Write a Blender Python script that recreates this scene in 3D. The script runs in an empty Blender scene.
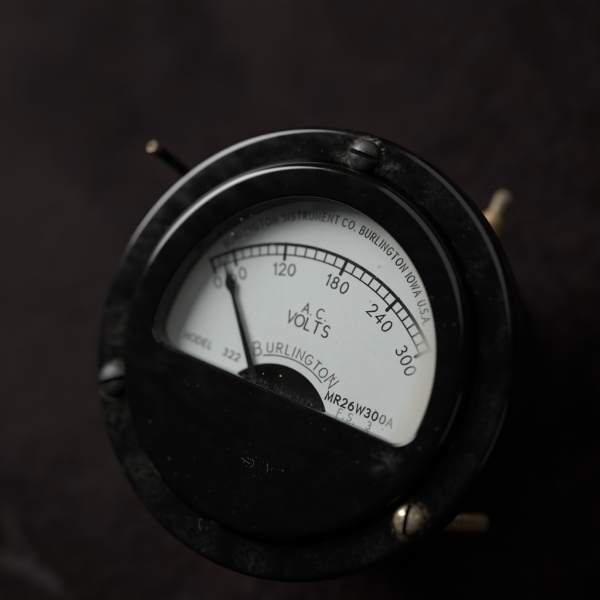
import bpy, bmesh, math, random
from mathutils import Matrix, Vector

random.seed(7)
S = bpy.context.scene
MM = 0.001
PI = math.pi

# ------------------------------------------------------------------ camera, world, light
# pose of the meter seen from the camera (camera looks along -z, y up), millimetres
R_CM = Matrix(((0.83645104, 0.36690901, -0.40709635),
               (-0.34248335, 0.92986427, 0.13437856),
               (0.42784906, 0.02702263, 0.90344616)))
T_CM = Vector((-1.0432, -7.4195, -254.568))
N_T = Vector((-0.27, 0.34, 0.90)).normalized()          # table normal in the camera frame
XW = (Vector((1, 0, 0)) - N_T * N_T.x).normalized()
YW = N_T.cross(XW)
W = Matrix((XW, YW, N_T))                                # camera frame -> world axes
n_m = R_CM.transposed() @ N_T                            # table normal in the meter frame
CAN_R, CAN_Z = 26.6, -38.0
d_plane = CAN_Z * n_m.z - CAN_R * math.hypot(n_m.x, n_m.y)   # table plane: n_m . p = d_plane (meter frame)
cen_c = R_CM @ Vector((0, 0, 0)) + T_CM
foot_c = cen_c + N_T * (d_plane - 0.0)                   # meter centre dropped on the table
CAM_W = (W @ (-foot_c)) * MM
METER_W = (W @ (cen_c - foot_c)) * MM

cam_d = bpy.data.cameras.new('camera'); cam = bpy.data.objects.new('camera', cam_d)
S.collection.objects.link(cam)
cam.matrix_world = Matrix.Translation(CAM_W) @ W.to_4x4()
cam_d.sensor_width = 36; cam_d.sensor_fit = 'HORIZONTAL'
cam_d.lens = 18 / math.tan(math.radians(10))
cam_d.clip_start = 0.005; cam_d.clip_end = 20
cam_d.dof.use_dof = True
cam_d.dof.focus_distance = 0.2515
cam_d.dof.aperture_fstop = 7.0
S.camera = cam

wd = bpy.data.worlds.new('World'); S.world = wd; wd.use_nodes = True
bg = wd.node_tree.nodes['Background']
bg.inputs[0].default_value = (0.92, 0.93, 1.0, 1); bg.inputs[1].default_value = 0.024

def window_light(name, dir_c, dist, sx, sy, power, col):
    l = bpy.data.lights.new(name, 'AREA'); l.shape = 'RECTANGLE'; l.size = sx; l.size_y = sy
    l.energy = power; l.color = col
    o = bpy.data.objects.new(name, l); S.collection.objects.link(o)
    dw = (W @ Vector(dir_c)).normalized()
    o.location = METER_W + dw * dist
    o.rotation_euler = dw.to_track_quat('Z', 'Y').to_euler()
    return o
window_light('window_light', (-0.74, 0.64, 0.12), 0.45, 0.25, 0.28, 3.5, (0.975, 0.98, 1.0))
window_light('room_light', (0.15, 0.75, 0.65), 0.72, 0.66, 0.66, 1.05, (0.99, 0.975, 0.97))
window_light('right_fill_light', (0.82, -0.42, 0.30), 0.50, 0.20, 0.20, 0.07, (1.0, 0.93, 0.84))  # weak fill added from the lower right for shank and rim glints

S.view_settings.view_transform = 'Standard'; S.view_settings.look = 'None'
S.view_settings.exposure = 0; S.view_settings.gamma = 1
S.render.engine = 'CYCLES'
S.cycles.max_bounces = 8; S.cycles.transparent_max_bounces = 12
S.cycles.use_denoising = True

# ------------------------------------------------------------------ materials
def new_mat(name):
    m = bpy.data.materials.new(name); m.use_nodes = True
    nt = m.node_tree
    return m, nt, nt.nodes['Principled BSDF'], nt.nodes['Material Output']
def nd(nt, typ, **kw):
    n = nt.nodes.new(typ)
    for k, v in kw.items(): setattr(n, k, v)
    return n
def noise(nt, vec, scale, detail=4, rough=0.55, dist=0.0):
    n = nd(nt, 'ShaderNodeTexNoise'); n.inputs['Scale'].default_value = scale
    n.inputs['Detail'].default_value = detail; n.inputs['Roughness'].default_value = rough
    n.inputs['Distortion'].default_value = dist
    nt.links.new(vec, n.inputs['Vector']); return n.outputs['Fac']
def ramp(nt, fac, a, b, lo=0.0, hi=1.0):
    n = nd(nt, 'ShaderNodeMapRange', interpolation_type='SMOOTHSTEP')
    n.inputs['From Min'].default_value = a; n.inputs['From Max'].default_value = b
    n.inputs['To Min'].default_value = lo; n.inputs['To Max'].default_value = hi
    nt.links.new(fac, n.inputs['Value']); return n.outputs['Result']
def mth(nt, op, a, b=None):
    n = nd(nt, 'ShaderNodeMath', operation=op)
    for i, v in enumerate((a, b)):
        if v is None: continue
        if isinstance(v, (int, float)): n.inputs[i].default_value = v
        else: nt.links.new(v, n.inputs[i])
    return n.outputs[0]
def mixc(nt, fac, a, b):
    n = nd(nt, 'ShaderNodeMix', data_type='RGBA')
    for sock, v in ((n.inputs[0], fac), (n.inputs[6], a), (n.inputs[7], b)):
        if isinstance(v, (int, float)): sock.default_value = v
        elif isinstance(v, tuple): sock.default_value = (*v, 1)
        else: nt.links.new(v, sock)
    return n.outputs[2]
def coords(nt, scale=1000.0):
    """object coordinates in millimetres"""
    tc = nd(nt, 'ShaderNodeTexCoord'); v = nd(nt, 'ShaderNodeVectorMath', operation='SCALE')
    v.inputs['Scale'].default_value = scale
    nt.links.new(tc.outputs['Object'], v.inputs[0]); return v.outputs[0]
def sep(nt, v):
    s = nd(nt, 'ShaderNodeSeparateXYZ'); nt.links.new(v, s.inputs[0]); return s.outputs
def specks(nt, v, scale, thr, seed=0.0):
    """small dust grains: sparse voronoi dots"""
    a = nd(nt, 'ShaderNodeVectorMath', operation='ADD'); a.inputs[1].default_value = (seed, seed * 1.7, 0)
    nt.links.new(v, a.inputs[0])
    vo = nd(nt, 'ShaderNodeTexVoronoi'); vo.inputs['Scale'].default_value = scale
    nt.links.new(a.outputs[0], vo.inputs['Vector'])
    c = nd(nt, 'ShaderNodeSeparateColor'); nt.links.new(vo.outputs['Color'], c.inputs[0])
    big = ramp(nt, c.outputs[0], thr, 1.0, 0.0, 1.0)
    dot = ramp(nt, mth(nt, 'SUBTRACT', mth(nt, 'MULTIPLY', big, 0.38), vo.outputs['Distance']), 0.0, 0.12)
    return dot
def dist2d(nt, X, Y, cx, cy, sx=1.0, sy=1.0):
    dx = mth(nt, 'DIVIDE', mth(nt, 'SUBTRACT', X, cx), sx); dy = mth(nt, 'DIVIDE', mth(nt, 'SUBTRACT', Y, cy), sy)
    return mth(nt, 'SQRT', mth(nt, 'ADD', mth(nt, 'MULTIPLY', dx, dx), mth(nt, 'MULTIPLY', dy, dy)))

def bakelite(name, dust_amt, rough, blobs=(), grain=0.5, seats=()):
    m, nt, b, out = new_mat(name)
    v = coords(nt); X, Y, Z = sep(nt, v)
    cloud = ramp(nt, noise(nt, v, 0.16, 5, 0.6, 0.6), 0.40, 0.72)
    fine = ramp(nt, noise(nt, v, 1.6, 6, 0.7), 0.35, 0.75)
    film = mth(nt, 'MULTIPLY', mth(nt, 'MULTIPLY', cloud, fine), dust_amt)
    dots = mth(nt, 'MULTIPLY', mth(nt, 'MAXIMUM', specks(nt, v, 1.5, 0.978), specks(nt, v, 3.0, 0.975, 31.0)), grain)
    tot = mth(nt, 'MAXIMUM', film, dots)
    for (cx, cy, sx, sy, amt) in blobs:
        k = ramp(nt, dist2d(nt, X, Y, cx, cy, sx, sy), 1.0, 0.2, 0.0, amt)
        k = mth(nt, 'MULTIPLY', k, ramp(nt, noise(nt, v, 0.9, 6, 0.75, 1.0), 0.38, 0.68))
        k = mth(nt, 'MULTIPLY', k, ramp(nt, noise(nt, v, 0.33, 3, 0.5, 0.8), 0.34, 0.58))
        tot = mth(nt, 'MAXIMUM', tot, k)
    crud = 0.0
    if seats:      # old grime packed round the screw heads and in the groove under the bezel
        crud = mth(nt, 'MULTIPLY', ramp(nt, dist2d(nt, X, Y, 0, 0), 29.5, 28.7), ramp(nt, noise(nt, v, 0.22, 3), 0.50, 0.66))
        for cx, cy in seats:
            crud = mth(nt, 'MAXIMUM', crud, ramp(nt, dist2d(nt, X, Y, cx, cy), 3.5, 2.5))
        crud = mth(nt, 'MULTIPLY', crud, ramp(nt, noise(nt, v, 1.3, 6, 0.8, 0.8), 0.44, 0.64, 0.0, 0.75))
    scr = nd(nt, 'ShaderNodeTexNoise'); mp = nd(nt, 'ShaderNodeMapping')
    mp.inputs['Rotation'].default_value = (0, 0, 0.6); mp.inputs['Scale'].default_value = (0.25, 0.6, 1)
    nt.links.new(v, mp.inputs['Vector']); nt.links.new(mp.outputs[0], scr.inputs['Vector'])
    scr.inputs['Scale'].default_value = 1.0; scr.inputs['Detail'].default_value = 3
    base = mixc(nt, tot, (0.0015, 0.0015, 0.0016), (0.20, 0.18, 0.155))
    if seats:
        base = mixc(nt, crud, base, (0.17, 0.145, 0.085)); tot = mth(nt, 'MAXIMUM', tot, crud)
    nt.links.new(base, b.inputs['Base Color'])
    rg = mth(nt, 'ADD', mth(nt, 'MULTIPLY', tot, 0.6), ramp(nt, scr.outputs['Fac'], 0.3, 0.7, rough, rough + 0.06))
    nt.links.new(rg, b.inputs['Roughness'])
    bp = nd(nt, 'ShaderNodeBump'); bp.inputs['Strength'].default_value = 0.05; bp.inputs['Distance'].default_value = 0.0001
    nt.links.new(noise(nt, v, 1.1, 5, 0.65), bp.inputs['Height']); nt.links.new(bp.outputs[0], b.inputs['Normal'])
    b.inputs['IOR'].default_value = 1.48
    return m

def brass(name, col, dirt_col, dirt, rough):
    m, nt, b, out = new_mat(name)
    v = coords(nt)
    k = mth(nt, 'MULTIPLY', ramp(nt, noise(nt, v, 0.8, 6, 0.65, 0.5), 0.50 - dirt * 0.3, 0.62), min(1.0, dirt * 1.6))
    nt.links.new(mixc(nt, k, col, dirt_col), b.inputs['Base Color'])
    nt.links.new(mth(nt, 'SUBTRACT', 1.0, k), b.inputs['Metallic'])
    nt.links.new(mth(nt, 'ADD', mth(nt, 'MULTIPLY', k, 0.4), rough), b.inputs['Roughness'])
    bp = nd(nt, 'ShaderNodeBump'); bp.inputs['Strength'].default_value = 0.25; bp.inputs['Distance'].default_value = 0.0001
    nt.links.new(noise(nt, v, 3.0, 5, 0.6), bp.inputs['Height']); nt.links.new(bp.outputs[0], b.inputs['Normal'])
    return m

WIN_C, WIN_R, CHORD_Y = (-0.43, -1.4), 24.25, -6.7
M_FLANGE = bakelite('flange_bakelite', 0.10, 0.10, blobs=[(-24.5, -19.5, 8, 7, 0.09), (-17, -27, 6, 5, 0.10), (-2.5, 29.4, 4.5, 1.6, 0.35), (4, 30.5, 3, 2, 0.22), (-28.5, -9, 4, 7, 0.12)], grain=0.20, seats=((-0.58, 30.82), (-26.6, -15.4), (26.97, -15.96)))
M_BEZEL = bakelite('bezel_bakelite', 0.014, 0.09, blobs=[(21.2, -9.7, 3.6, 3.4, 0.20)], grain=0.10)
M_CAN = bakelite('housing_black', 0.1, 0.4)
M_BRASS = brass('clean_brass', (0.74, 0.58, 0.37), (0.05, 0.038, 0.025), 0.62, 0.24)
M_BRASS_DIRTY = brass('tarnished_brass', (0.038, 0.036, 0.032), (0.002, 0.0018, 0.0016), 0.85, 0.17)
M_BRASS_OLD = brass('old_brass', (0.46, 0.30, 0.14), (0.07, 0.045, 0.025), 0.4, 0.38)
M_SHANK = brass('dull_brass', (0.26, 0.165, 0.08), (0.04, 0.025, 0.015), 0.45, 0.36)
M_SOLDER = brass('grey_solder', (0.24, 0.18, 0.11), (0.05, 0.04, 0.03), 0.5, 0.50)

def dial_material():
    m, nt, b, out = new_mat('dial_paint')
    v = coords(nt); X, Y, Z = sep(nt, v)
    stain = ramp(nt, noise(nt, v, 0.12, 5, 0.6, 0.4), 0.45, 0.75, 0.0, 0.35)
    fine = ramp(nt, noise(nt, v, 2.6, 5, 0.7), 0.3, 0.8, 0.0, 0.18)
    edge = ramp(nt, dist2d(nt, X, Y, WIN_C[0], WIN_C[1]), 19.5, 24.5, 0.0, 0.6)
    edge = mth(nt, 'MULTIPLY', edge, ramp(nt, noise(nt, v, 0.25, 4), 0.3, 0.65))
    c = mixc(nt, stain, (0.73, 0.728, 0.72), (0.64, 0.63, 0.60))
    c = mixc(nt, fine, c, (0.45, 0.45, 0.43))
    c = mixc(nt, edge, c, (0.50, 0.44, 0.32))
    pits = mth(nt, 'MULTIPLY', specks(nt, v, 1.4, 0.975, 3.0), 0.45)
    c = mixc(nt, pits, c, (0.25, 0.24, 0.22))
    nt.links.new(c, b.inputs['Base Color']); b.inputs['Roughness'].default_value = 0.55
    b.inputs['Specular IOR Level'].default_value = 0.3
    return m
M_DIAL = dial_material()

def ink(name, col, wear):
    m, nt, b, out = new_mat(name)
    v = coords(nt)
    k = ramp(nt, noise(nt, v, 2.2, 5, 0.7), 0.45, 0.75, 0.0, wear)
    nt.links.new(mixc(nt, k, col, (0.40, 0.42, 0.42)), b.inputs['Base Color'])
    b.inputs['Roughness'].default_value = 0.6; b.inputs['Specular IOR Level'].default_value = 0.08
    return m
M_INK = ink('black_print', (0.007, 0.009, 0.010), 0.12)
M_INK_SOFT = ink('thin_print', (0.035, 0.040, 0.042), 0.45)
M_INK_WORN = ink('worn_print', (0.14, 0.14, 0.14), 0.9)
M_INK_FAINT = ink('faint_print', (0.33, 0.34, 0.33), 0.7)
M_NEEDLE, _nt, _b, _o = new_mat('needle_enamel')
_b.inputs['Base Color'].default_value = (0.004, 0.006, 0.007, 1); _b.inputs['Roughness'].default_value = 0.45; _b.inputs['Specular IOR Level'].default_value = 0.05
M_DARK, _nt, _b, _o = new_mat('inner_black')
_v = coords(_nt)
_nt.links.new(mixc(_nt, ramp(_nt, noise(_nt, _v, 0.5, 4), 0.4, 0.7), (0.002, 0.002, 0.002), (0.007, 0.004, 0.003)), _b.inputs['Base Color'])
_b.inputs['Roughness'].default_value = 0.7; _b.inputs['Specular IOR Level'].default_value = 0.05

def glass_material():
    """thin window pane: clear, mirror-like at grazing angles, with a film of old dirt along its rim"""
    m, nt, b, out = new_mat('window_pane'); nt.nodes.remove(b)
    v = coords(nt); X, Y, Z = sep(nt, v)
    r = dist2d(nt, X, Y, WIN_C[0], WIN_C[1])
    wob = mth(nt, 'MULTIPLY', mth(nt, 'SUBTRACT', noise(nt, v, 0.22, 4, 0.6), 0.5), 5.0)
    side = ramp(nt, X, 6.0, 20.0, 0.0, 1.0)                     # the rim film is thick on the right
    low = ramp(nt, Y, 14.0, 4.0, 0.0, 1.0)
    rim = ramp(nt, mth(nt, 'ADD', r, mth(nt, 'MULTIPLY', wob, 0.6)), 19.6, 23.0, 0.0, 0.85)
    rim = mth(nt, 'MULTIPLY', rim, mth(nt, 'MULTIPLY', side, low))
    rim2 = ramp(nt, mth(nt, 'ADD', r, wob), 21.5, 24.5, 0.0, 0.14)
    rim2 = mth(nt, 'MULTIPLY', rim2, ramp(nt, X, -2.0, 12.0, 0.08, 1.0))
    foot = ramp(nt, Y, CHORD_Y + 1.9, CHORD_Y + 0.1, 0.0, 1.0)  # dust settled along the straight edge
    foot = mth(nt, 'MULTIPLY', foot, ramp(nt, noise(nt, v, 2.4, 6, 0.8), 0.50, 0.66, 0.0, 0.10))
    haze = ramp(nt, noise(nt, v, 0.10, 4, 0.6), 0.4, 0.7, 0.0, 0.008)
    dots = mth(nt, 'MULTIPLY', mth(nt, 'MAXIMUM', specks(nt, v, 1.9, 0.982, 9.0), specks(nt, v, 3.2, 0.98, 17.0)), 0.6)
    film = rim
    for k in (rim2, foot, haze, dots): film = mth(nt, 'MAXIMUM', film, k)
    tr = nd(nt, 'ShaderNodeBsdfTransparent'); tr.inputs[0].default_value = (0.97, 0.985, 0.98, 1)
    gl = nd(nt, 'ShaderNodeBsdfGlossy'); gl.inputs['Roughness'].default_value = 0.02
    fr = nd(nt, 'ShaderNodeFresnel'); gm = nd(nt, 'ShaderNodeNewGeometry')
    nt.links.new(mth(nt, 'ADD', 1.45, mth(nt, 'MULTIPLY', gm.outputs['Backfacing'], 1 / 1.45 - 1.45)), fr.inputs[0])
    mx = nd(nt, 'ShaderNodeMixShader')
    nt.links.new(fr.outputs[0], mx.inputs[0]); nt.links.new(tr.outputs[0], mx.inputs[1]); nt.links.new(gl.outputs[0], mx.inputs[2])
    df = nd(nt, 'ShaderNodeBsdfDiffuse'); df.inputs[0].default_value = (0.60, 0.59, 0.53, 1)
    tl = nd(nt, 'ShaderNodeBsdfTranslucent'); tl.inputs[0].default_value = (0.60, 0.59, 0.53, 1)
    dm = nd(nt, 'ShaderNodeMixShader'); dm.inputs[0].default_value = 0.3
    nt.links.new(df.outputs[0], dm.inputs[1]); nt.links.new(tl.outputs[0], dm.inputs[2])
    m2 = nd(nt, 'ShaderNodeMixShader')
    nt.links.new(film, m2.inputs[0]); nt.links.new(mx.outputs[0], m2.inputs[1]); nt.links.new(dm.outputs[0], m2.inputs[2])
    nt.links.new(m2.outputs[0], out.inputs['Surface'])
    return m
M_GLASS = glass_material()

def table_material():
    m, nt, b, out = new_mat('dark_worn_leather')
    v = coords(nt)
    big = ramp(nt, noise(nt, v, 0.022, 5, 0.6, 0.8), 0.36, 0.64)
    mid = ramp(nt, noise(nt, v, 0.12, 5, 0.65, 0.5), 0.35, 0.75)
    c = mixc(nt, big, (0.0014, 0.0004, 0.0004), (0.0130, 0.0078, 0.0084))
    c = mixc(nt, mth(nt, 'MULTIPLY', mid, 0.5), c, (0.0125, 0.0050, 0.0050))
    # pale curved scuffs
    wv = nd(nt, 'ShaderNodeTexNoise'); mp = nd(nt, 'ShaderNodeMapping')
    mp.inputs['Rotation'].default_value = (0, 0, -0.75); mp.inputs['Scale'].default_value = (0.03, 0.32, 1)
    nt.links.new(v, mp.inputs['Vector']); nt.links.new(mp.outputs[0], wv.inputs['Vector'])
    wv.inputs['Scale'].default_value = 1.0; wv.inputs['Detail'].default_value = 3; wv.inputs['Distortion'].default_value = 1.2
    sc = mth(nt, 'MULTIPLY', ramp(nt, wv.outputs['Fac'], 0.60, 0.74), 0.12)
    c = mixc(nt, sc, c, (0.03, 0.028, 0.027))
    # two long pale creases worn into the surface
    tcw = coords(nt); X, Y, Z = sep(nt, tcw)
    near = ramp(nt, dist2d(nt, X, Y, -62, -19), 14.0, 4.0)
    for cx, cy, rr, wd_, am in ((-85.8, -67.8, 53.0, 2.2, 0.40), (-27.1, 7.3, 43.0, 1.8, 0.22)):
        dd = mth(nt, 'ABSOLUTE', mth(nt, 'SUBTRACT', dist2d(nt, X, Y, cx, cy), rr))
        k = mth(nt, 'MULTIPLY', mth(nt, 'MULTIPLY', ramp(nt, dd, wd_, 0.0, 0.0, am), near), ramp(nt, noise(nt, v, 0.35, 4), 0.3, 0.6))
        c = mixc(nt, k, c, (0.055, 0.046, 0.046))
    nt.links.new(c, b.inputs['Base Color'])
    b.inputs['Roughness'].default_value = 0.62; b.inputs['Specular IOR Level'].default_value = 0.05
    bp = nd(nt, 'ShaderNodeBump'); bp.inputs['Strength'].default_value = 0.7; bp.inputs['Distance'].default_value = 0.003
    nt.links.new(noise(nt, v, 0.35, 6, 0.6, 0.4), bp.inputs['Height']); nt.links.new(bp.outputs[0], b.inputs['Normal'])
    return m
M_TABLE = table_material()

# ------------------------------------------------------------------ mesh helpers (millimetres, meter frame)
def finish(name, bm, mat, parent=None, angle=32):
    bmesh.ops.recalc_face_normals(bm, faces=bm.faces)
    me = bpy.data.meshes.new(name)
    bmesh.ops.scale(bm, vec=(MM, MM, MM), verts=bm.verts)
    bm.to_mesh(me); bm.free()
    for p in me.polygons: p.use_smooth = True
    me.set_sharp_from_angle(angle=math.radians(angle))
    me.materials.append(mat)
    o = bpy.data.objects.new(name, me); S.collection.objects.link(o)
    if parent: o.parent = parent
    return o
def lathe(bm, prof, seg=192, close=False):
    rings = []
    for r, z in prof:
        if r < 1e-6: rings.append([bm.verts.new((0, 0, z))])
        else: rings.append([bm.verts.new((r * math.cos(2 * PI * i / seg), r * math.sin(2 * PI * i / seg), z)) for i in range(seg)])
    for a, b in zip(rings, rings[1:]):
        for i in range(seg):
            j = (i + 1) % seg
            if len(a) == 1 and len(b) == 1: continue
            if len(a) == 1: bm.faces.new((a[0], b[i], b[j]))
            elif len(b) == 1: bm.faces.new((a[i], b[0], a[j]))
            else: bm.faces.new((a[i], a[j], b[j], b[i]))
    return rings
def arcp(cx, cz, rx, rz, a0, a1, n):
    return [(cx + rx * math.cos(math.radians(a0 + (a1 - a0) * i / n)), cz + rz * math.sin(math.radians(a0 + (a1 - a0) * i / n))) for i in range(n + 1)]
def tube(bm, pts, rad, seg=20, cap=True):
    pts = [Vector(p) for p in pts]
    rr = rad if isinstance(rad, (list, tuple)) else [rad] * len(pts)
    t0 = (pts[1] - pts[0]).normalized(); u = t0.orthogonal().normalized()
    rings = []
    for i, p in enumerate(pts):
        t = (pts[min(i + 1, len(pts) - 1)] - pts[max(i - 1, 0)]).normalized()
        u = (u - t * u.dot(t)).normalized(); w = t.cross(u)
        rings.append([bm.verts.new(p + (u * math.cos(2 * PI * k / seg) + w * math.sin(2 * PI * k / seg)) * rr[i]) for k in range(seg)])
    for a, b in zip(rings, rings[1:]):
        for i in range(seg):
            j = (i + 1) % seg; bm.faces.new((a[i], a[j], b[j], b[i]))
    if cap:
        bm.faces.new(rings[0][::-1]); bm.faces.new(rings[-1])
    return rings
def spline(pts, n=10):
    P = [Vector(p) for p in pts]; P = [P[0] * 2 - P[1]] + P + [P[-1] * 2 - P[-2]]
    out = []
    for i in range(1, len(P) - 2):
        for k in range(n):
            t = k / n
            out.append(0.5 * ((2 * P[i]) + (P[i + 1] - P[i - 1]) * t + (2 * P[i - 1] - 5 * P[i] + 4 * P[i + 1] - P[i + 2]) * t * t + (-P[i - 1] + 3 * P[i] - 3 * P[i + 1] + P[i + 2]) * t ** 3))
    out.append(P[-2]); return out

def d_loop(off=0.0, corner=3.4, n_arc=140, n_c=14):
    """the D-shaped window outline, grown outward by off"""
    cx, cy = WIN_C; Rr = WIN_R + off; yc = CHORD_Y - off; rc = corner + off
    fy = yc + rc                                  # corner circle centres
    fx = math.sqrt((Rr - rc) ** 2 - (fy - cy) ** 2)
    a0 = math.atan2(fy - cy, fx)
    pts = [(cx + Rr * math.cos(a0 + (PI - 2 * a0) * i / n_arc), cy + Rr * math.sin(a0 + (PI - 2 * a0) * i / n_arc)) for i in range(n_arc + 1)]
    b0 = PI - a0
    for i in range(1, n_c + 1):
        a = b0 + (1.5 * PI - b0) * i / n_c
        pts.append((cx - fx + rc * math.cos(a), fy + rc * math.sin(a)))
    for i in range(1, 24):
        pts.append((cx - fx + 2 * fx * i / 24, yc))
    for i in range(0, n_c):
        a = 1.5 * PI + (2 * PI + a0 - 1.5 * PI) * i / n_c
        pts.append((cx + fx + rc * math.cos(a), fy + rc * math.sin(a)))
    return pts
def ring_edges(bm, vs): return [bm.edges.new((vs[i], vs[(i + 1) % len(vs)])) if bm.edges.get((vs[i], vs[(i + 1) % len(vs)])) is None else bm.edges.get((vs[i], vs[(i + 1) % len(vs)])) for i in range(len(vs))]
def bridge(bm, a, b):
    n = len(a)
    for i in range(n):
        j = (i + 1) % n; bm.faces.new((a[i], a[j], b[j], b[i]))

# ------------------------------------------------------------------ the table
bm = bmesh.new()
N = 90
H = 900.0
grid = [[bm.verts.new((-H + 2 * H * i / N, -H + 2 * H * j / N, 0)) for i in range(N + 1)] for j in range(N + 1)]
for j in range(N):
    for i in range(N): bm.faces.new((grid[j][i], grid[j][i + 1], grid[j + 1][i + 1], grid[j + 1][i]))
table = finish('table_top', bm, M_TABLE)
table['kind'] = 'structure'; table['label'] = 'dark brown worn leather surface out of focus'

# ------------------------------------------------------------------ the voltmeter
root = bpy.data.objects.new('voltmeter', None); S.collection.objects.link(root)
root.empty_display_size = 0.02
root.matrix_world = Matrix.Translation(METER_W) @ (W @ R_CM).to_4x4()
root['label'] = 'old round black panel voltmeter with white dial, lying tilted on a dark surface'
root['category'] = 'voltmeter'

# flange
bm = bmesh.new()
lathe(bm, [(25.5, -0.6), (28.0, -0.6), (28.7, -0.45), (29.1, -0.02), (29.4, 0.0), (31.5, 0.02), (33.1, 0.0)] + arcp(33.1, -1.3, 1.3, 1.3, 84, 0, 10) +
      [(34.4, -4.6)] + arcp(33.4, -4.9, 1.0, 1.0, 0, -90, 6) + [(26.8, -5.9)])
finish('flange', bm, M_FLANGE, root)

# can behind the flange
bm = bmesh.new()
lathe(bm, [(0, -6.2), (26.0, -6.2), (27.4, -5.8), (27.4, -20), (27.4, -36.6)] + arcp(26.0, -36.6, 1.4, 1.4, 0, -90, 6) + [(20, -38.0), (0, -38.0)])
finish('housing', bm, M_CAN, root)

# bezel with the D window
bm = bmesh.new()
ZT = 2.7
prof = [(28.75, -0.7), (28.55, 0.1), (28.3, 1.2)] + arcp(26.8, 1.2, 1.5, 1.5, 6, 90, 12)
rings = lathe(bm, prof, 240)
outer = rings[-1]
steps = [(0.55, ZT), (0.34, ZT - 0.04), (0.16, ZT - 0.16), (0.05, ZT - 0.34), (0.0, ZT - 0.6), (0.0, -2.9), (1.2, -2.95)]
draft = lambda x, z: 2.0 * max(0.0, -x / 24) ** 0.7     # the opening is drawn in on its left side
loops = [[bm.verts.new((x + draft(x, z), y, z)) for x, y in d_loop(o)] for o, z in steps]
for a, b in zip(loops, loops[1:]): bridge(bm, a, b)
eds = [bm.edges.get((outer[i], outer[(i + 1) % len(outer)])) for i in range(len(outer))] + \
      [bm.edges.get((loops[0][i], loops[0][(i + 1) % len(loops[0])])) for i in range(len(loops[0]))]
bmesh.ops.triangle_fill(bm, use_beauty=True, use_dissolve=False, edges=eds)
bezel = finish('bezel', bm, M_BEZEL, root)

# window pane
bm = bmesh.new()
lo = [bm.verts.new((x + draft(x, 0.2), y, 0.2)) for x, y in d_loop(-0.02)]
hi = [bm.verts.new((x + draft(x, 1.7), y, 1.7)) for x, y in d_loop(-0.02)]
bm.faces.new(lo[::-1]); bm.faces.new(hi); bridge(bm, lo, hi)
bmesh.ops.triangulate(bm, faces=[f for f in bm.faces if len(f.verts) > 4])
finish('window_pane', bm, M_GLASS, root)

# dial plate with the half-round opening over the movement
ZD = -2.5
PC = (-0.45, -12.95)
CUT_R = 10.12
bm = bmesh.new()
yb = -12.0
op = [(x, y) for x, y in d_loop(0.9) if y > -7.0]
ys = min(y for _, y in op)
rim = [(25.0 * math.cos(a) - 0.3, 25.0 * math.sin(a) - 1.0) for a in [math.radians(-26 + 232 * i / 150) for i in range(151)]]
cut_a0 = math.asin((rim[0][1] - PC[1]) / CUT_R)
cut = [(PC[0] + CUT_R * math.cos(PI - cut_a0 - (PI - 2 * cut_a0) * i / 60), PC[1] + CUT_R * math.sin(PI - cut_a0 - (PI - 2 * cut_a0) * i / 60)) for i in range(61)]
out2 = rim + cut
top = [bm.verts.new((x, y, ZD)) for x, y in out2]; bot = [bm.verts.new((x, y, ZD - 0.5)) for x, y in out2]
bm.faces.new(top); bm.faces.new(bot[::-1]); bridge(bm, bot, top)
bmesh.ops.triangulate(bm, faces=[f for f in bm.faces if len(f.verts) > 4])
dial = finish('dial', bm, M_DIAL, root)
dial.location = (0.46 * MM, 0.115 * MM, 1.0 * MM)

# movement below the opening: dark plate, coil and pivot bridge
bm = bmesh.new()
lathe(bm, [(0, -5.6), (24.0, -5.6), (24.0, -6.0), (0, -6.0)], 96)
lathe_pts = arcp(0, 0, 1, 1, 0, 360, 1)
r0 = lathe(bm, [(0, -3.9), (5.2, -3.9), (5.6, -4.3), (5.6, -5.58)], 64)
for ring in r0:
    for v in ring: v.co.x += PC[0]; v.co.y += PC[1]
finish('movement', bm, M_DARK, root)

# ------------------------------------------------------------------ printing on the dial
def A(cx, cy, rx, ry, a0, a1, n=18):
    return [(cx + rx * math.cos(math.radians(a0 + (a1 - a0) * i / n)), cy + ry * math.sin(math.radians(a0 + (a1 - a0) * i / n))) for i in range(n + 1)]
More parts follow.
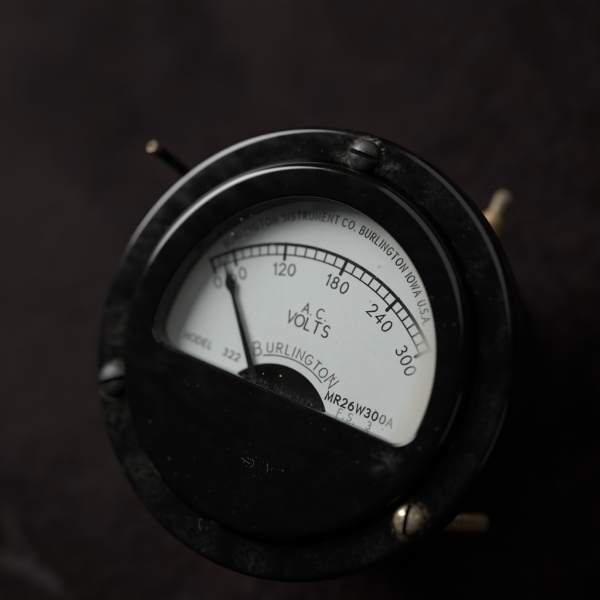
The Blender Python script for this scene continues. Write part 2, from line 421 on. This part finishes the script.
# single-stroke engraving alphabet, cap height 1; name -> (width, strokes)
G = {
 'A': (.74, [[(0, 0), (.37, 1), (.74, 0)], [(.13, .34), (.61, .34)]]),
 'B': (.60, [[(.30, 0), (0, 0), (0, 1), (.32, 1)] + A(.32, .765, .22, .235, 85, -90, 10) + [(0, .53)], [(.30, .53)] + A(.34, .265, .26, .265, 90, -90, 12) + [(.3, 0)]]),
 'C': (.72, [A(.40, .5, .40, .5, 48, 312, 24)]),
 'D': (.66, [[(0, 0), (0, 1), (.24, 1)] + A(.24, .5, .42, .5, 85, -85, 16) + [(.24, 0), (0, 0)]]),
 'E': (.52, [[(.52, 1), (0, 1), (0, 0), (.52, 0)], [(0, .52), (.42, .52)]]),
 'F': (.50, [[(.50, 1), (0, 1), (0, 0)], [(0, .52), (.40, .52)]]),
 'G': (.76, [A(.41, .5, .41, .5, 48, 345, 26) + [(.80, .46), (.48, .46)]]),
 'I': (.06, [[(.03, 0), (.03, 1)]]),
 'L': (.48, [[(0, 1), (0, 0), (.48, 0)]]),
 'M': (.80, [[(0, 0), (.06, 1), (.40, .12), (.74, 1), (.80, 0)]]),
 'N': (.66, [[(0, 0), (0, 1), (.66, 0), (.66, 1)]]),
 'O': (.84, [A(.42, .5, .42, .5, 90, 450, 32)]),
 'R': (.60, [[(0, 0), (0, 1), (.30, 1)] + A(.30, .74, .27, .26, 85, -90, 10) + [(0, .48)], [(.28, .46), (.60, 0)]]),
 'S': (.58, [A(.30, .745, .26, .255, 35, 268, 14) + A(.28, .25, .28, .25, 82, -145, 14)]),
 'T': (.64, [[(0, 1), (.64, 1)], [(.32, .96), (.32, 0)]]),
 'U': (.64, [[(0, 1), (0, .30)] + A(.32, .30, .32, .30, 188, 352, 14) + [(.64, .30), (.64, 1)]]),
 'V': (.70, [[(0, 1), (.35, 0), (.70, 1)]]),
 'W': (1.0, [[(0, 1), (.25, 0), (.50, .9), (.75, 0), (1.0, 1)]]),
 '.': (.10, [[(.05, .0), (.05, .05)]]),
 '0': (.62, [A(.31, .5, .31, .5, 90, 450, 30)]),
 '1': (.22, [[(0, .80), (.20, 1), (.20, 0)]]),
 '2': (.58, [A(.29, .71, .28, .29, 165, -40, 14) + [(.0, 0), (.60, 0)]]),
 '3': (.56, [A(.27, .755, .24, .245, 150, -80, 12) + A(.27, .26, .29, .265, 80, -150, 14)]),
 '4': (.64, [[(.48, 0), (.48, 1), (0, .30), (.66, .30)]]),
 '6': (.60, [A(.52, .36, .52, .64, 108, 175, 8) + A(.30, .31, .30, .31, 172, -188, 22)]),
 '8': (.58, [A(.29, .76, .23, .24, 270, -90, 22), A(.29, .265, .29, .265, 90, -270, 22)]),
}
def ribbon(bm, pts, w, z, closed=False):
    """flat stroke with mitred joints and round ends"""
    P = [Vector((x, y)) for x, y in pts]
    Q = [P[0]]
    for p in P[1:]:
        if (p - Q[-1]).length > 1e-4: Q.append(p)
    P = Q
    if (P[0] - P[-1]).length < 1e-3 and len(P) > 3: closed = True; P = P[:-1]
    n = len(P); L = []; Rr = []
    for i in range(n):
        a = P[i - 1] if (i > 0 or closed) else None
        b = P[(i + 1) % n] if (i < n - 1 or closed) else None
        d1 = (P[i] - a).normalized() if a is not None else None
        d2 = (b - P[i]).normalized() if b is not None else None
        if d1 is None: d1 = d2
        if d2 is None: d2 = d1
        n1 = Vector((-d1.y, d1.x)); n2 = Vector((-d2.y, d2.x))
        mt = n1 + n2
        if mt.length < 1e-3: mt = n1
        mt.normalize(); k = min(1 / max(mt.dot(n1), 0.3), 2.2)
        L.append(bm.verts.new((*(P[i] + mt * w / 2 * k), z))); Rr.append(bm.verts.new((*(P[i] - mt * w / 2 * k), z)))
    for i in range(n if closed else n - 1):
        j = (i + 1) % n; bm.faces.new((Rr[i], Rr[j], L[j], L[i]))
    if not closed:
        for end, (va, vb), d in ((0, (L[0], Rr[0]), P[0] - P[1]), (1, (Rr[-1], L[-1]), P[-1] - P[-2])):
            d = d.normalized(); c = P[0] if end == 0 else P[-1]
            a0 = math.atan2(va.co.y - c.y, va.co.x - c.x)
            mid = [bm.verts.new((c.x + w / 2 * math.cos(a0 + PI * k / 6), c.y + w / 2 * math.sin(a0 + PI * k / 6), z)) for k in range(1, 6)]
            bm.faces.new([va] + mid + [vb])
    return
ZP = ZD + 0.03
def glyph(bm, ch, cx, cy, rot, h, w, sx=1.0):
    gw, strokes = G[ch]
    c, s = math.cos(rot), math.sin(rot)
    for k, st in enumerate(strokes):
        pts = []
        for x, y in st:
            X = (x - gw / 2) * h * sx; Y = (y - 0.5) * h
            pts.append((cx + X * c - Y * s, cy + X * s + Y * c))
        ribbon(bm, pts, w, ZP + 0.006 * k)
def up_normals(bm):
    bm.normal_update()
    for f in bm.faces:
        if f.normal.z < 0: f.normal_flip()
def print_obj(name, bm, mat):
    up_normals(bm)
    me = bpy.data.meshes.new(name); bmesh.ops.scale(bm, vec=(MM, MM, MM), verts=bm.verts); bm.to_mesh(me); bm.free()
    me.materials.append(mat)
    o = bpy.data.objects.new(name, me); S.collection.objects.link(o); o.parent = dial
    return o
def pol(c, r, deg): return (c[0] + r * math.cos(math.radians(deg)), c[1] + r * math.sin(math.radians(deg)))

# scale
MAJ = [(0, 133.2), (60, 125.0), (120, 107.0), (180, 85.6), (240, 64.7), (300, 46.2)]
bm = bmesh.new()
RO, RI = 28.35, 26.75
ribbon(bm, [pol(PC, RO, 133.4 - (133.4 - 46.0) * i / 90) for i in range(91)], 0.52, ZP)
ribbon(bm, [pol(PC, RI, 133.4 - (133.4 - 46.0) * i / 90) for i in range(91)], 0.23, ZP)
for k, (val, a) in enumerate(MAJ):
    ribbon(bm, [pol(PC, RO + 0.1, a), pol(PC, 26.0, a)], 0.48, ZP + 0.012)
    if k < 5:
        b = MAJ[k + 1][1]; n = 3 if k == 0 else 6
        for i in range(1, n):
            ribbon(bm, [pol(PC, RO, a + (b - a) * i / n), pol(PC, RI, a + (b - a) * i / n)], 0.22, ZP + 0.006)
print_obj('scale_marking', bm, M_INK)
# numerals, each on the scale's own arc
NUM = [('0', [133.4], M_INK_SOFT), ('60', [127.1, 123.2], M_INK_SOFT), ('120', [110.3, 107.4, 103.7], M_INK_SOFT),
       ('180', [89.0, 86.0, 82.0], M_INK), ('240', [68.5, 64.5, 60.5], M_INK), ('300', [50.3, 46.5, 42.6], M_INK)]
for txt, angs, mt in NUM:
    bm = bmesh.new()
    for ch, a in zip(txt, angs):
        x, y = pol(PC, 24.5, a); glyph(bm, ch, x, y, math.radians(a - 90), 1.72, 0.22)
    print_obj('numeral', bm, mt)
# maker's line round the top
TC = (-0.45, -0.9)
bm = bmesh.new()
for word, a0, a1 in (('BURLINGTON', 146.8, 122.8), ('INSTRUMENT', 119.4, 95.0), ('CO.', 91.2, 85.7), ('BURLINGTON', 82.6, 58.5), ('IOWA', 55.0, 46.6), ('U.S.A.', 42.1, 33.4)):
    if word == 'U.S.A.':
        print_obj('maker_lettering', bm, M_INK); bm = bmesh.new()
    ws = [G[c][0] for c in word]
    gap = 0.40
    tot = sum(ws) + gap * (len(ws) - 1) - ws[0] / 2 - ws[-1] / 2
    x = 0
    for i, c in enumerate(word):
        a = a0 + (a1 - a0) * x / tot
        px, py = pol(TC, 21.35, a)
        rot = math.radians(a - 90)
        if c == '.': px, py = pol(TC, 21.35, a)
        glyph(bm, c, px, py, rot, 1.2, 0.18, 0.78)
        if i < len(word) - 1: x += ws[i] / 2 + gap + ws[i + 1] / 2
print_obj('maker_lettering', bm, M_INK_WORN)
# A.C. / VOLTS
def line(txt, xs, y, h, w, sx=1.0, bm=None):
    bm = bm or bmesh.new()
    for ch, x in zip(txt, xs): glyph(bm, ch, x, y, 0, h, w, sx)
    return bm
print_obj('unit_lettering', line('A.C.', [-1.6, -0.55, 0.85, 2.0], 6.35, 1.45, 0.19), M_INK_SOFT)
print_obj('unit_lettering', line('VOLTS', [-3.45, -1.9, -0.35, 1.1, 2.75], 4.2, 1.75, 0.22), M_INK)
# small name over the opening
bm = bmesh.new()
for ch, a, h, r in zip('BURLINGTON', (120.4, 110.7, 103.2, 96.5, 92.0, 86.6, 79.2, 71.9, 64.9, 56.6), (2.0,) + (1.45,) * 8 + (1.95,), (12.5,) + (12.5,) * 8 + (12.75,)):
    x, y = pol(PC, r, a); glyph(bm, ch, x, y, math.radians(a - 90), h, 0.15)
ribbon(bm, [pol(PC, 11.35, 116.0 - 55.5 * i / 40) for i in range(41)], 0.17, ZP + 0.018)
print_obj('name_lettering', bm, M_INK_SOFT)
print_obj('model_lettering', line('MODEL322', [-18.95, -17.75, -16.6, -15.5, -14.45, -11.65, -10.5, -9.4], -4.6, 1.1, 0.17), M_INK_SOFT)
print_obj('number_lettering', line('MR26W30', [7.2, 8.6, 9.8, 11.05, 12.5, 13.85, 15.1], -4.5, 1.25, 0.23), M_INK)
print_obj('number_lettering', line('0', [16.4], -4.5, 1.25, 0.2), M_INK_WORN)
print_obj('number_lettering', line('A', [17.65], -4.5, 1.25, 0.2), M_INK_FAINT)
print_obj('faint_lettering', line('F.S.3', [9.7, 10.5, 11.45, 12.3, 14.7], -6.1, 1.15, 0.17), M_INK_FAINT)

M_RUST, _nt, _b, _o = new_mat('rust_spot')
_b.inputs['Base Color'].default_value = (0.36, 0.13, 0.035, 1); _b.inputs['Roughness'].default_value = 0.9
bm = bmesh.new()
for cx, cy, rr in ((6.75, -1.75, 0.24), (6.35, -2.25, 0.13), (7.05, -1.45, 0.10)):
    bm.faces.new([bm.verts.new((cx + rr * random.uniform(.6, 1.1) * math.cos(2 * PI * k / 11), cy + rr * random.uniform(.6, 1.1) * math.sin(2 * PI * k / 11), ZP + 0.03)) for k in range(11)])
print_obj('rust_speck', bm, M_RUST)

# ------------------------------------------------------------------ needle
bm = bmesh.new()
a = Vector((-4.6, -6.55)); tip = Vector((-16.82, 8.40))
dv = (tip - a).normalized(); nv = Vector((-dv.y, dv.x)); Ln = (tip - a).length
prof = [(0, .52), (Ln - 5.6, .30), (Ln - 5.0, .42), (Ln - 3.9, .84), (Ln - 3.4, .78), (Ln - 2.3, .30), (Ln - 1.6, .16), (Ln, .10)]
LV = [a + dv * t + nv * w for t, w in prof]; RV = [a + dv * t - nv * w for t, w in prof]
tp = [bm.verts.new((p.x, p.y, -0.75)) for p in LV + RV[::-1]]; bt = [bm.verts.new((p.x, p.y, -0.95)) for p in LV + RV[::-1]]
bm.faces.new(tp); bm.faces.new(bt[::-1]); bridge(bm, bt, tp)
bmesh.ops.triangulate(bm, faces=[f for f in bm.faces if len(f.verts) > 4])
# arm on to the pivot
tube(bm, [(a.x, a.y, -0.9), (-2.5, -9.6, -1.2), (PC[0], PC[1], -1.4)], [0.5, 0.5, 0.6], 12)
tube(bm, [(PC[0], PC[1], -0.6), (PC[0], PC[1], -4.0)], 1.1, 24)
finish('needle', bm, M_NEEDLE, root)

# ------------------------------------------------------------------ mounting screws
def screw(x, y, slot_deg, mat, r=2.45, hgt=1.55, tilt=(0, 0)):
    bm = bmesh.new()
    lathe(bm, [(0, hgt)] + [(r * math.sin(math.radians(a)), 0.35 + (hgt - 0.35) * math.cos(math.radians(a))) for a in (8, 18, 28, 38, 48, 58, 68, 78, 86, 90)] + [(r, 0.05), (r * .97, -0.02), (0, -0.02)], 64)
    head = finish('screw_head_tmp', bm, mat); head.data.materials.append(M_DARK)
    bm = bmesh.new(); bmesh.ops.create_cube(bm, size=1)
    bmesh.ops.scale(bm, vec=(r * 3, 0.72, 2.0), verts=bm.verts)
    bmesh.ops.translate(bm, vec=(0, 0, hgt - 0.95 + 1.0), verts=bm.verts)
    bmesh.ops.rotate(bm, cent=(0, 0, 0), matrix=Matrix.Rotation(math.radians(slot_deg), 3, 'Z'), verts=bm.verts)
    cutter = finish('cut_tmp', bm, mat); cutter.data.materials.append(M_DARK)
    for p in cutter.data.polygons: p.material_index = 1  # slot faces blackened: packed dirt, with the slot's shade put into the colour
    md = head.modifiers.new('slot', 'BOOLEAN'); md.object = cutter; md.operation = 'DIFFERENCE'; md.solver = 'EXACT'
    dg = bpy.context.evaluated_depsgraph_get()
    me = bpy.data.meshes.new_from_object(head.evaluated_get(dg))
    bpy.data.objects.remove(head); bpy.data.objects.remove(cutter)
    me.name = 'mounting_screw'
    for p in me.polygons: p.use_smooth = True
    me.set_sharp_from_angle(angle=math.radians(30))
    idx = [p.material_index for p in me.polygons]
    me.materials.clear(); me.materials.append(mat); me.materials.append(M_DARK)
    for p, k in zip(me.polygons, idx): p.material_index = k
    pass
    o = bpy.data.objects.new('mounting_screw', me); S.collection.objects.link(o)
    o.parent = root; o.location = (x * MM, y * MM, 0.05 * MM)
    bm = bmesh.new()                              # threaded shank
    pr = [(0, 0)]
    z = 0.0
    pr.append((1.3, 0.0))
    z = -6.0
    while z > -32.0:
        pr += [(1.5, z), (1.22, z - 0.3)]; z -= 0.6
    pr += [(1.1, -32.4), (0, -32.4)]
    lathe(bm, pr, 24)
    sh = finish('shank', bm, M_SHANK, o)
    return o
s1 = screw(-0.58, 30.82, -2, M_BRASS_DIRTY, 2.45); s1['label'] = 'dark tarnished slotted screw'
s2 = screw(-26.6, -15.4, 35, M_BRASS_DIRTY, 2.6); s2['label'] = 'dark slotted screw with a bright worn edge'
s3 = screw(26.97, -15.96, 101, M_BRASS, 2.25); s3['label'] = 'bright bare brass slotted screw'

# ------------------------------------------------------------------ terminals and lead at the back
bm = bmesh.new()
tube(bm, [(8.0, 25.0, -33.6), (9.2, 27.6, -34), (9.6, 30.4, -34), (9.7, 31.4, -34)], [2.3, 2.3, 2.1, 1.6], 20)
lug = finish('terminal_lug', bm, M_BRASS_OLD, root)
bm = bmesh.new()
tube(bm, [(9.7, 31.0, -34), (9.8, 32.4, -34), (10.2, 34.3, -34), (10.3, 35.3, -34)], [1.5, 1.4, 1.75, 1.3], 18)
finish('solder_tip', bm, M_SOLDER, lug)

hi_dir = Vector((n_m.x, n_m.y)).normalized()
perp = Vector((-hi_dir.y, hi_dir.x))
for sgn in (-1, 1):                               # the meter leans on its two back terminals
    bx, by = hi_dir * 12 + perp * 9 * sgn
    zt = (d_plane - n_m.x * bx - n_m.y * by) / n_m.z
    bm = bmesh.new()
    lathe(bm, [(0, -37.9), (3.2, -37.9), (3.2, -40.0), (2.0, -40.2), (1.9, zt + 1.0), (1.5, zt + 0.62), (0, zt + 0.6)], 32)
    t = finish('terminal_stud', bm, M_BRASS_OLD, root); t.location = (bx * MM, by * MM, 0)

path = spline([(-24.5, 10.5, -24.5), (-28.5, 14.2, -22), (-31.4, 17.6, -13), (-33.2, 19.6, -5), (-34.5, 20.7, 1.2)], 10)
bm = bmesh.new()
tube(bm, path, 0.95, 20)
lead = finish('lead_wire', bm, M_CAN, root)
bm = bmesh.new()
e = path[-1]; t = (path[-1] - path[-2]).normalized()
rg = tube(bm, [e - t * 0.3, e + t * 0.75, e + t * 0.9, e + t * 0.9, e + t * 0.3], [0.98, 0.92, 0.82, 0.42, 0.36], 24)
finish('ferrule', bm, M_SOLDER, lead)
bm = bmesh.new(); tube(bm, [e + t * 0.2, e + t * 0.80], 0.50, 16)
finish('bore_shade_plug', bm, M_DARK, lead)  # black plug added to stand for shade inside the ferrule's hole

# ------------------------------------------------------------------ lint caught on the front
bm = bmesh.new()
def fibre(x, y, z, L, ang, bend, rad):
    pts = []
    for i in range(7):
        t = i / 6 - 0.5
        pts.append((x + L * t * math.cos(ang) - bend * (t * t - .1) * math.sin(ang), y + L * t * math.sin(ang) + bend * (t * t - .1) * math.cos(ang), z + 0.05))
    tube(bm, pts, rad, 6)
for x, y, z in ((0.8, -17.8, ZT), (2.0, -17.7, ZT), (4.5, -17.4, ZT), (-3.7, -29.8, 0)):
    fibre(x, y, z, random.uniform(.8, 1.9), random.uniform(0, PI), random.uniform(-2.4, 2.4), 0.04)
    for _ in range(4):
        fibre(x + random.gauss(0, 1.2), y + random.gauss(0, .9), z, random.uniform(.12, .3), random.uniform(0, PI), 0.1, random.uniform(.03, .06))
M_LINT, _nt, _b, _o = new_mat('pale_lint')
_b.inputs['Base Color'].default_value = (0.09, 0.087, 0.084, 1); _b.inputs['Roughness'].default_value = 0.9
ln = finish('lint', bm, M_LINT, root); ln['kind'] = 'stuff'
